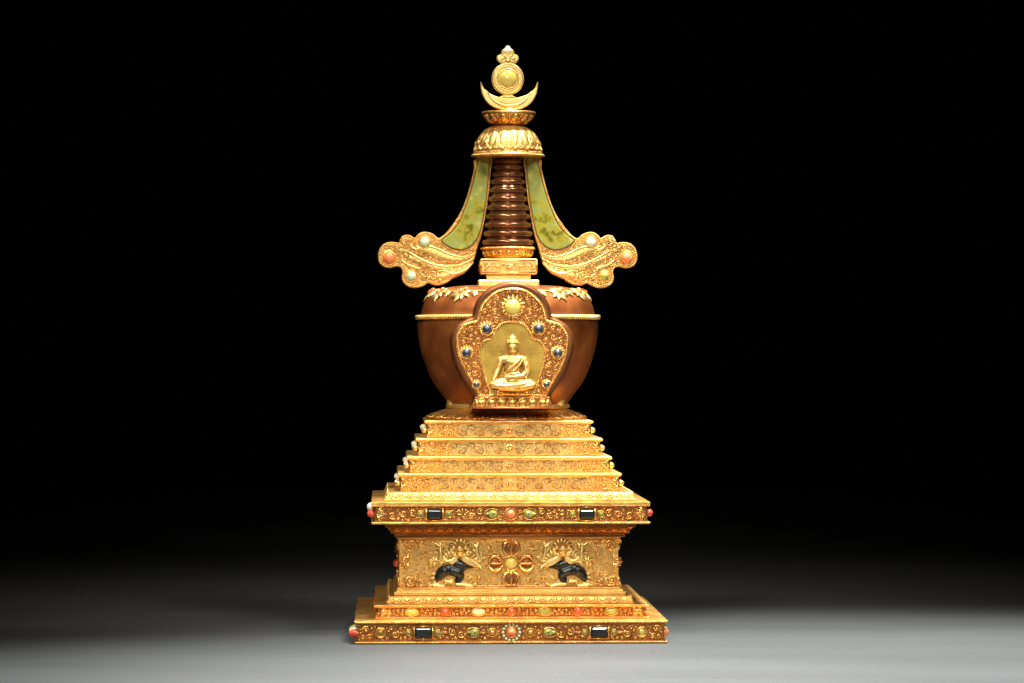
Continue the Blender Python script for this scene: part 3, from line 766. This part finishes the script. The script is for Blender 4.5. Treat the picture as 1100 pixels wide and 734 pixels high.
# lotus seat and figure
def BU(px, py, w): u, z = L(550.1+px, py, -YN); return FN(u-cxn, z, w)
mb = MB()
plate(mb, [(u-cxn, z) for u, z in [L(550.1+a, b, -YN) for a, b in ((-16,424.6),(16,424.6),(19,418.5),(-19,418.5))]], 1, 7, 1, FN)
for i in range(7):
    u, z = L(550.1+(i-3)*5.2, 421.8, -YN); ell(mb, (u-cxn, z, 7), (2.3,3,1.5), FN, 0, 10, 6)
    ell(mb, (u-cxn+2.5, z-.4, 6.8), (1,2.4,1.2), FN, 0, 8, 5)
mb.build('lotus_seat', 'relief', niche)
B = BU
fig = [('e', B(0,395,8), (8.2,5,11)), ('c', [B(-9.5,386.3,8),B(0,385.5,8.2),B(9.5,386.3,8)], [4.,4.6,4.]), ('e', B(0,389,9), (9,4.6,5.4)),
       ('c', [B(0,383,8),B(0,378,8.6)], [3.6,3.4]), ('e', B(0,373.2,9.4), (6.0,5.8,6.8)), ('e', B(0,376.5,10.2), (3.4,3.8,3.2)),
       ('e', B(0,368.6,8.6), (6.4,6.1,4.6)), ('e', B(0,364,9), (4.2,3.6,3.4)), ('e', B(0,361,9), (1.5,1.5,1.5)),
       ('c', [B(-5.3,371,8.8),B(-5.5,376.5,8.6)], [.9,.8]), ('c', [B(5.3,371,8.8),B(5.5,376.5,8.6)], [.9,.8]),
       ('c', [B(0,371.8,14.2),B(0,375,14.9)], [.5,.8]), ('c', [B(-3,372.9,13.4),B(-1.5,372.8,14)], [.55,.55]), ('c', [B(1.5,372.8,14),B(3,372.9,13.4)], [.55,.55]),
       ('c', [B(-1.4,377.4,13.9),B(1.4,377.4,13.9)], [.55,.55]),
       # arms
       ('c', [B(-12.5,387,8),B(-15.4,397,8.5),B(-18.2,404,11),B(-20.3,409,13)], [3.6,3.1,2.4,1.7]),
       ('c', [B(12.5,387,8),B(15.6,398,8.6),B(11,404,12.5),B(2,404.6,15)], [3.6,3.3,2.6,1.7]),
       ('c', [B(2,404.6,15),B(-5,404.8,15.2)], [1.7,1.2]), ('c', [B(-6,405.4,14.8),B(4,406,15)], [1.2,1.4]),
       # crossed legs
       ('c', [B(-6,410,9),B(-18,412,10),B(-21.5,413.2,10.5)], [5,4.4,3.4]), ('c', [B(6,410,9),B(18,412,10),B(21.5,413.2,10.5)], [5,4.4,3.4]),
       ('c', [B(-21,414,11.5),B(-8,415,14),B(6,413.5,15),B(13,412,14.4)], [3.2,3,2.4,1.6]), ('c', [B(21,414,11.5),B(10,416,13.5),B(-4,416.6,14)], [3.2,2.8,2]),
       ('e', B(0,409,9), (9,6,4)),
       # robe folds
       ('c', [B(10.5,383.5,11.5),B(4,390,14),B(-4,397,13.4),B(-8,401,12)], [.9,1.1,1.,.8]), ('c', [B(12,385,11.2),B(7.5,392,13.4),B(1,399,13.6)], [.8,.9,.8]),
       ('c', [B(14.2,392,11.3),B(13.6,398,12.2)], [.9,.9]), ('c', [B(-7,402.5,12.5),B(0,401.2,14),B(7,400.5,13.5)], [.8,.9,.8]), ('c', [B(15.5,390,11),B(17,400,11),B(14,407,12.5)], [.8,1,.9]),
       ('c', [B(-17,410.5,14),B(-8,411.3,15.4),B(0,411,16)], [.6,.7,.6]), ('c', [B(-14,418,13.4),B(0,418.6,14.5),B(14,418,13.4)], [1.3,1.5,1.3])]
for j, dx in enumerate((-1.8,-.6,.6,1.7)): fig.append(('c', [B(-20.4+dx*.9,409.5,13.6),B(-20.8+dx*1.1,412.5,14.4),B(-20.7+dx*1.1,415.2-abs(dx)*.5,14.2)], [.62,.58,.45]))
fig.append(('c', [B(-18.6,409.5,13.5),B(-17.3,411.8,14.2)], [.7,.5]))
for j in range(4): fig.append(('c', [B(-4,403.6+j*.9,15.6),B(-8.5,404.2+j*.9,15.3)], [.6,.45]))
v, f = blob(fig, .34, 1)
# hair curls
m2 = MB(); m2.add(v, f)
for r_, ph in ((5.0,0),(3.9,.4)):
    for i in range(9):
        a = pi*i/8; x, y, z = B(0,368.6,0); ell(m2, (x+r_*cos(a), y-12.6-(.6 if r_ < 5 else -.6), z+r_*.75*sin(a)+.4), (.75,.75,.7), ID, 0, 6, 4)
m2.build('seated_buddha_figure', 'bright', niche)

# ---- neck
def blk(mb, px0, px1, py0, py1, dep=None):
    h = (px1-px0)/2*.993; z1 = zz(py0)-0; z0 = zz(py1); d = dep or h
    k = (FL-d)/FL
    z1 = CZ+(HZ-py0)*k; z0 = CZ+(HZ-py1)*k
    loft_sq(mb, [(h-.4,z0),(h,z0+.4),(h,z1-.4),(h-.4,z1)]); return h, z0, z1
mb = MB(); blk(mb, 513.7,578.6,301,307.4); slab = mb.build('neck_slab', 'pale', root, .3)
mb = MB(); blk(mb, 522,569.7,294.6,301); mb.build('neck_step', 'pale', root, .3)
mb = MB(); h, z0, z1 = blk(mb, 515.8,576,278.2,294.4); har = mb.build('neck_block', 'bright', root, .3)
rl = MB(); Fh = plane(h); zc = (z0+z1)/2
for z in (z0+1.6, z1-1.6): tube(rl, [(-h+.6,z,0),(h-.6,z,0)], .7, Fh, 5)
tube(rl, [(-h+.8,z0+1,0),(-h+.8,z1-1,0)], .6, Fh, 5); tube(rl, [(h-.8,z0+1,0),(h-.8,z1-1,0)], .6, Fh, 5)
flower(rl, 0, zc, 4.6, Fh, 8)
for s in (-1,1):
    spiral(rl, s*7.5, zc+1.5, 2.6, Fh, 1.4, s, 1); spiral(rl, s*11, zc-1.4, 2.2, Fh, 1.4, -s, 2); leaf(rl, s*10, zc, 6, 1.3, 0 if s > 0 else pi, Fh, 1)
    spiral(rl, s*24.5, zc+3, 2.3, Fh, 1.4, s, 1); spiral(rl, s*24.5, zc-3, 2.3, Fh, 1.4, -s, 1); leaf(rl, s*26, zc, 7, 1.4, pi if s > 0 else 0, Fh, 1)
    ribbon(rl, spts(s*16, zc+2, 2.6, 1.3, s, 0, 14), .5, Fh); ribbon(rl, spts(s*17, zc-2.5, 2.2, 1.3, -s, 2, 14), .5, Fh)
rl.around().build('scroll_relief', ['relief','line'], har)
mb = MB()
pr = [(24,zz(278)),(24.5,zz(276.6)),(27.6,zz(270)),(28.6,zz(268.6)),(28.6,zz(265.8)),(26,zz(265.2))]
lathe(mb, pr, 64); ring = mb.build('neck_lotus', 'gold', root)
rl = MB(); Fr = FR([(24.5,zz(276.6)),(27.6,zz(270))], 27.)
for i in range(18):
    u = 2*pi*27*i/18; ell(rl, (u, zz(273.4), .2), (3.2,3.,1.5), Fr, 0, 10, 6); tube(rl, [(u+4.1*cos(a), zz(276.4)+6*sin(a), .5) for a in [pi*j/8 for j in range(9)]], .6, Fr, 5)
beads(rl, [(28.8*cos(2*pi*i/60), 28.8*sin(2*pi*i/60), zz(267.2)) for i in range(60)], 1.15, ID, closed=True)
rl.build('lotus_petals', 'relief', ring)

# ---- ringed spire
mb = MB(); lathe(mb, [(25.2,zz(265.3)),(12.6,zz(168))], 48); spire = mb.build('spire_core', 'ring', root)
ry = [261,251.8,242.5,233.2,223.8,214.4,205,196.2,188,180.5,174]
for i, y in enumerate(ry):
    r = 28.4-(28.4-15.2)*(i/(len(ry)-1))**.95; t = (ry[i]-ry[i+1])*.5 if i < len(ry)-1 else 3.2
    mb = MB(); q = [(r-7,zz(y)-t*.98)]+[(r-2.4+2.4*cos(a)**.8 if cos(a) > 1e-6 else r-2.4, zz(y)+t*.66*sin(a)) for a in [-pi/2+pi*j/10 for j in range(11)]]+[(r-7,zz(y)+t*.98)]
    lathe(mb, q, 72); mb.build('spire_ring', 'ring', root)

# ---- pennants
def PP(pts): return [L(400+x/4.587, 160+y/4.587, 0) for x, y in pts]
jo = PP([(528,48),(573,48),(573,90),(571,140),(563,220),(552,290),(541,350),(529,405),(508,452),(472,486),(430,497),(385,486),(343,455),(372,430),(404,398),(432,355),(455,300),(476,245),(494,185),(508,130),(518,88)])
oo = PP([(507,48),(500,100),(487,155),(466,230),(440,300),(405,360),(368,408),(334,438),(318,436),(300,420),(268,409),(240,412),(218,428),(208,438),(180,424),(150,428),(135,448),(130,462),(100,458),(65,464),(38,488),(27,522),(30,555),(50,580),(85,589),(115,582),(135,585),(147,605),(143,635),(152,662),(180,682),(215,686),(250,678),(275,664),(300,672),(340,672),(378,655),(400,634),(445,620),(480,588),(500,550),(510,515),(520,480),(538,430),(553,360),(566,290),(577,200),(583,120),(590,48)])
oos = catmull(oo, 4); jos = catmull(jo, 4)
for s in (1, -1):
    for_mirror = lambda u, v, w, s=s: (s*u, -w, v)
    mb = MB(); plate(mb, oos, -3.5, 3.2, 1.2, for_mirror, steps=2)
    pen = mb.build('pennant', 'gold', root, label='green and gold pennant on the %s side of the spire' % ('left' if s == 1 else 'right'))
    mb = MB(); plate(mb, jos, 2.5, 5., 1.2, for_mirror, steps=3, smooth=False); mb.build('jade_inlay', 'jade', pen)
    for sd in (1, -1):                      # ornament on the front and on the back
        if sd == -1: FF = lambda u, v, w, s=s: (s*u, w+.1, v)
        else: FF = for_mirror
        rl = MB()
        beads(rl, [(x,z,3.4) for x, z in inset(oos, 1.3)], 1.1, FF, closed=True)
        tube(rl, [(x,z,3.2) for x, z in inset(oos, 3.1)], .55, FF, 5, True)
        beads(rl, [(x,z,4.) for x, z in inset(jos, -1.8)], .75, FF, closed=True)
        tube(rl, [(x,z,3.5) for x, z in inset(jos, -.5)], .6, FF, 5, True, mat=1)
        for path, rr in (([(500,528),(440,545),(370,540),(300,512),(235,492),(185,488)], 5.5), ([(492,560),(440,596),(380,620),(320,632),(260,640)], 5.), ([(480,552),(400,592),(320,588),(250,560),(190,540),(135,505)], 4.6), ([(110,500),(70,520),(60,555)], 4.)):
            p = catmull([L(400+x/4.587,160+y/4.587,0) for x, y in path], 5, False); n = len(p)
            tube(rl, [(x,z,2.5) for x, z in p], [.5+rr*sin(pi*i/(n-1))**.6 for i in range(n)], FF, 12, flat=.36)
        for path in ([(512,512),(450,533),(380,520),(318,492),(265,480),(205,500)], [(505,535),(450,566),(380,580),(300,570),(230,540),(170,505),(125,498)],
                     [(498,560),(455,598),(400,616),(352,602),(325,606)], [(270,640),(235,612),(228,590),(175,572),(135,540)], [(230,500),(200,490),(185,470)]):
            p = catmull([L(400+x/4.587,160+y/4.587,0) for x, y in path], 5, False); n = len(p)
            tube(rl, [(x,z,3.6) for x, z in p], [.35+1.35*sin(pi*i/(n-1))**.7 for i in range(n)], FF, 8, flat=.75, mat=2)
        for x, y, r, a, sg in ((300,628,5.4,2.2,-1),(160,458,4.2,.4,1),(258,462,7.4,3.6,-1),(192,628,7.2,1.2,1),(82,540,8.2,5.,-1)):
            u, z = L(400+x/4.587,160+y/4.587,0)
            if r > 6: collet(rl, (u,z,3.6), r*.86, r*.86, FF, .9, 0); collet(rl, (u,z,4.2), r*.7, r*.7, FF, .5)
            else: spiral(rl, u, z, r, lambda a_, b_, w_, F_=FF: F_(a_, b_, w_+3.2), 1.8, sg, a, 1.)
        us = [p[0] for p in oos]; zs = [p[1] for p in oos]
        ci = [L(400+x/4.587,160+y/4.587,0)+(8.5,) for x, y in ((258,462),(192,628),(82,540))]+[L(400+300/4.587,160+628/4.587,0)+(5.6,)]
        def okp(x, y, r): return in_poly(x, y, oos) and not in_poly(x, y, jos) and all((q[0]-x)**2+(q[1]-y)**2 > (r+3.)**2 for q in oos[::2]) and all((q[0]-x)**2+(q[1]-y)**2 > (r+2.2)**2 for q in jos[::2])
        pack(rl, min(us), max(us), min(zs), zz(252), lambda a_, b_, w_, F_=FF: F_(a_, b_, w_+3.8), ci, (3.,2.4,1.8,1.3,.9), 9, mirror=False, tries=1500, inside=okp, relief_th=.15)
        pack(rl, min(us), max(us), min(zs), zz(252), lambda a_, b_, w_, F_=FF: F_(a_, b_, w_+3.9), ci, (3.3,2.5,1.7,1.2), 19, engr=True, wd=.5, mirror=False, tries=900, inside=okp)
        rl.build('pennant_relief', ['bright','line','pale'], pen)
    for x, y, r, nm, m in ((82,540,6.1,'coral_cabochon','orange'),(258,462,5.4,'pale_green_cabochon','mint'),(192,628,5.,'pale_green_cabochon' if s == 1 else 'olive_cabochon','mint' if s == 1 else 'olive')):
        u, z = L(400+x/4.587,160+y/4.587,0)
        stone(pen, nm, m, for_mirror, (u,z,4), (r,r,4))

# ---- parasol
pp = [(10,zz(135.2)),(18,zz(136.2)),(22,zz(138.4)),(27,zz(143)),(31,zz(149)),(33.6,zz(155)),(35.2,zz(161)),(35.8,zz(165))]
mb = MB(); lathe(mb, [(30,zz(170)),(37,zz(169.4)),(38.8,zz(168.4)),(39,zz(167)),(38,zz(165.4))]+smooth_prof(pp[::-1], 4), 96)
par = mb.build('parasol', 'gold', root)
rl = MB(); Fp = FR([(r, z) for r, z in pp], 34.)
n = 16
for i in range(n):
    u = 2*pi*34*(i+.5)/n
    # long petals hanging from the crown
    leaf(rl, u, zz(137.5), 23, 6.2, -pi/2, Fp, 1.0, 0, .4)
    leaf(rl, u, zz(141), 17, 3.6, -pi/2, Fp, 1.2, 0, .9)
    for sx in (-1,1): tube(rl, [(u+sx*x, zz(y), .8) for x, y in ((1,139),(4.2,145),(5.6,150),(4.8,156),(2.4,159.5),(0,162))], .5, Fp, 5)
    ell(rl, (u, zz(161.5), .9), (2.2,2.2,1.8), Fp, 0, 8, 5)
    uu = u+pi*34/n; 
    leaf(rl, uu, zz(147), 16, 3.1, -pi/2, Fp, 1.1, 0, .8)
    for sx in (-1,1): spiral(rl, uu+sx*2.1, zz(160.5), 2.1, Fp, 1.3, sx, 0 if sx > 0 else pi, w=.9)
    ell(rl, (uu, zz(154), 1.6), (1.2,2.4,1.), Fp, 0, 8, 5)
beads(rl, [(39*cos(2*pi*i/90), 39*sin(2*pi*i/90), zz(167.6)) for i in range(90)], .9, ID, closed=True)
beads(rl, [(36.4*cos(2*pi*i/90), 36.4*sin(2*pi*i/90), zz(164.6)) for i in range(90)], .8, ID, closed=True)
rl.build('parasol_petals', 'bright', par)

# ---- lotus cup below the moon
cp = [(15,zz(135.6)),(17.5,zz(134.6)),(21,zz(131)),(25,zz(127)),(27.6,zz(124.2))]
mb = MB(); lathe(mb, cp+[(29,zz(123)),(29.2,zz(121.6)),(28.4,zz(120.4)),(10,zz(120))], 72)
cup = mb.build('lotus_cup', 'gold', root, loc=(.8,0,0))
rl = MB(); Fc = FR(cp, 24.)
for i in range(12):
    u = 2*pi*24*(i+.5)/12; ell(rl, (u, zz(128.6), .4), (4.4,4.2,2.6), Fc, 0, 12, 6); tube(rl, [(u+5.4*cos(a), zz(134)+9.3*sin(a), .8) for a in [pi*j/10 for j in range(11)]], .75, Fc, 5)
    ell(rl, (u+6.3, zz(126.4), .3), (1.3,2.4,1.2), Fc, 0, 8, 5)
rl.build('lotus_petals', 'relief', cup)

# ---- moon, sun, flame
cx = L(547, 0, 0)[0]; Fq = lambda u, v, w: (cx+u, -w, v)
mo = []
R1 = 31.6; n = 28
pw_ = lambda q, e: math.copysign(abs(q)**e, q)
out = [(31*pw_(sin(a),.86), zz(87.6)-31.2*abs(cos(a))**.8) for a in [-pi/2+pi*i/n for i in range(n+1)]]      # outer arc left tip -> bottom -> right tip
inn_ = [(29.6*sin(a), zz(87.4)-18.4*cos(a)**.9) for a in [pi/2-pi*i/n for i in range(1, n)]]
cres = out+inn_
mb = MB(); plate(mb, cres, -3.6, 3.6, .9, Fq, steps=2)
mid = [((30.1*.82)*sin(a), zz(88.2)-26.3*cos(a)) for a in [-pi/2*.86+pi*.86*i/24 for i in range(25)]]
ribbon(mb, [(31*.86*sin(a), zz(88)-24.*cos(a)) for a in [-1.2+2.4*i/20 for i in range(21)]], .7, lambda u, v, w: Fq(u, v, 3.65+w))
ribbon(mb, [(30.*.86*sin(a), zz(88)-28.4*cos(a)) for a in [-1.2+2.4*i/20 for i in range(21)]], .7, lambda u, v, w: Fq(u, v, 3.65+w))
tube(mb, [(x*1., z, 3.4) for x, z in [(31*.84*sin(a), zz(88)-26.2*cos(a)) for a in [-1.15+2.3*i/20 for i in range(21)]]], [1.8*sin(pi*(i+1)/22)+.2 for i in range(21)], Fq, 8, flat=.5)
mb.add([], [])
mb.build('crescent_moon', ['pale','line'], root)
mb = MB(); lathe(mb, [(7,zz(120.5)),(9,zz(119.6)),(7,zz(118.2)),(6,zz(116))], 24, cx=cx); mb.build('moon_foot', 'pale', root)
cs = L(545.4, 0, 0)[0]; zs_ = zz(85); Fu = lambda u, v, w: (cs+u, -w, zs_+v)
circ = lambda r, n=64: [(r*cos(2*pi*i/n), r*sin(2*pi*i/n)) for i in range(n)]
mb = MB(); plate(mb, circ(17.5), -3.4, 3.4, 1.4, Fu, steps=3, smooth=False)
sun = mb.build('sun_disc', 'pale', root)
rl = MB()
for sd in (1,-1):
    Fd = Fu if sd == 1 else (lambda u, v, w: (cs+u, w, zs_+v))
    for i in range(44):
        a = 2*pi*i/44; tube(rl, [(11.6*cos(a),11.6*sin(a),3.5),(14.6*cos(a),14.6*sin(a),3.3)], .55, Fd, 5)
    collet(rl, (0,0,3.5), 10.6, 10.6, Fd, .9); collet(rl, (0,0,3.3), 15.8, 15.8, Fd, .8)
rl.build('sun_rim', 'pale', sun)
stone(sun, 'yellow_cabochon', 'citrine', Fu, (0,0,3.), (9.8,9.8,4.4))
mb = MB(); 
for s in (-1,1): 
    tube(mb, [(s*(2+i*1.6), zz(103.6)-.1*i*i, 1.5) for i in range(6)], [1.6,1.5,1.4,1.2,1,.5], lambda u, v, w: (cs+u, -w, v), 7)
ell(mb, (0,zz(104.6),0), (6.5,3.2,3), lambda u, v, w: (cs+u, -w, v), 0, 14, 8)
mb.build('sun_foot', 'pale', sun)
FA = lambda u, v, w: (cs+u, -w, v)
fl = [(5,69.8),(8,68.6),(11,66),(12,63),(11,60.2),(8.4,58.8),(7,58),(7,56),(5.6,53.6),(3.6,52.4),(2.6,50.6),(1,49.6)]
fo = [(x, zz(y)) for x, y in fl]; fo = fo+[(-x, z) for x, z in fo[::-1]]
mb = MB(); plate(mb, catmull(fo, 3), -2.8, 2.8, 1.2, FA, steps=3)
tube(mb, [(-7,zz(58.4),2.6),(0,zz(57.6),3),(7,zz(58.4),2.6)], .6, FA, 6)
for s in (-1,1): spiral(mb, s*5.4, zz(63.8), 4.6, lambda a, b, w: FA(a, b, w+2.8), 1.5, s, pi/2, .95)
ell(mb, (0,zz(66),2.8), (2,3,1.4), FA)
fin = mb.build('flame_finial', 'pale', root)
mb = MB(); ell(mb, (0,zz(54.8),2.4), (5.6,3.,2.), FA, 0, 14, 8); ell(mb, (0,zz(51.6),1.8), (2.8,2.4,1.8), FA, 0, 12, 8); mb.build('flame_tip', 'ivory', fin)

# ================================================================== setting
def quad(name, v, m):
    me = bpy.data.meshes.new(name); me.from_pydata(v, [], [(0,1,2,3)]); me.materials.append(m)
    o = bpy.data.objects.new(name, me); col.objects.link(o); o['kind'] = 'structure'; return o
fm = mat('grey_table', (.047,.048,.047), 0, .6, var=[(.060,.061,.060)], vscale=3., bump=.15, bscale=260, spec=.1)
for n_ in list(fm.node_tree.nodes):
    if n_.type == 'TEX_NOISE' and n_.inputs['Scale'].default_value < 10:
        mp = fm.node_tree.nodes.new('ShaderNodeMapping'); mp.inputs['Scale'].default_value = (.5,1.8,1)
        fm.node_tree.links.new(fm.node_tree.nodes['Texture Coordinate'].outputs['Object'], mp.inputs[0]); fm.node_tree.links.new(mp.outputs[0], n_.inputs['Vector'])
quad('floor', [(-4,-3,0),(4,-3,0),(4,3.6,0),(-4,3.6,0)], fm)
bm_ = mat('black_cloth', (.0015,.0015,.0016), 0, .95, spec=.0)
quad('backdrop', [(-4,3.6,-.2),(4,3.6,-.2),(4,3.6,3.4),(-4,3.6,3.4)], bm_)

w = bpy.data.worlds.new('World'); sc.world = w; w.use_nodes = True
w.node_tree.nodes['Background'].inputs[0].default_value = (0,0,0,1); w.node_tree.nodes['Background'].inputs[1].default_value = 0

def area_lamp(name, loc, to, size, power, color=(1,1,1), spread=180, sy=None):
    l = bpy.data.lights.new(name, 'AREA'); l.energy = power; l.color = color; l.size = size; l.spread = radians(spread)
    if sy: l.shape = 'RECTANGLE'; l.size_y = sy
    o = bpy.data.objects.new(name, l); col.objects.link(o); o.location = loc
    o.rotation_euler = (Vector(to)-Vector(loc)).to_track_quat('-Z', 'Y').to_euler(); return o
def spot(name, loc, to, ang, power, blend, color=(1,1,1), r=.05):
    l = bpy.data.lights.new(name, 'SPOT'); l.energy = power; l.color = color; l.spot_size = radians(ang); l.spot_blend = blend; l.shadow_soft_size = r
    o = bpy.data.objects.new(name, l); col.objects.link(o); o.location = loc
    o.rotation_euler = (Vector(to)-Vector(loc)).to_track_quat('-Z', 'Y').to_euler(); return o
WARM = (1,.95,.86)
area_lamp('key_softbox', (-.75,-1.5,2.05), (0,-.05,.24), .6, 1.65, WARM, 27)
area_lamp('right_softbox', (.95,-1.3,1.9), (0,-.05,.24), .5, 1.15, WARM, 27)
area_lamp('front_softbox', (0,-3.3,1.35), (0,0,.22), .7, .68, WARM, 15)
spot('floor_spot', (.34,-.22,2.5), (.40,-.60,0), 43, 1900, 1., (.97,1,.99), .12)
spot('floor_spot', (-.24,-.22,2.5), (-.18,-.72,0), 32, 850, 1., (.97,1,.99), .12)

cam = bpy.data.cameras.new('camera'); co = bpy.data.objects.new('camera', cam); col.objects.link(co)
cam.lens = FL/1100*36; cam.sensor_width = 36; cam.shift_y = 8/1100; cam.clip_start = .05; cam.clip_end = 50
co.location = (.0045, -3.5, CZ*S); co.rotation_euler = (pi/2, 0, 0)
sc.camera = co
sc.view_settings.view_transform = 'Standard'; sc.view_settings.look = 'None'; sc.view_settings.exposure = 0; sc.view_settings.gamma = 1
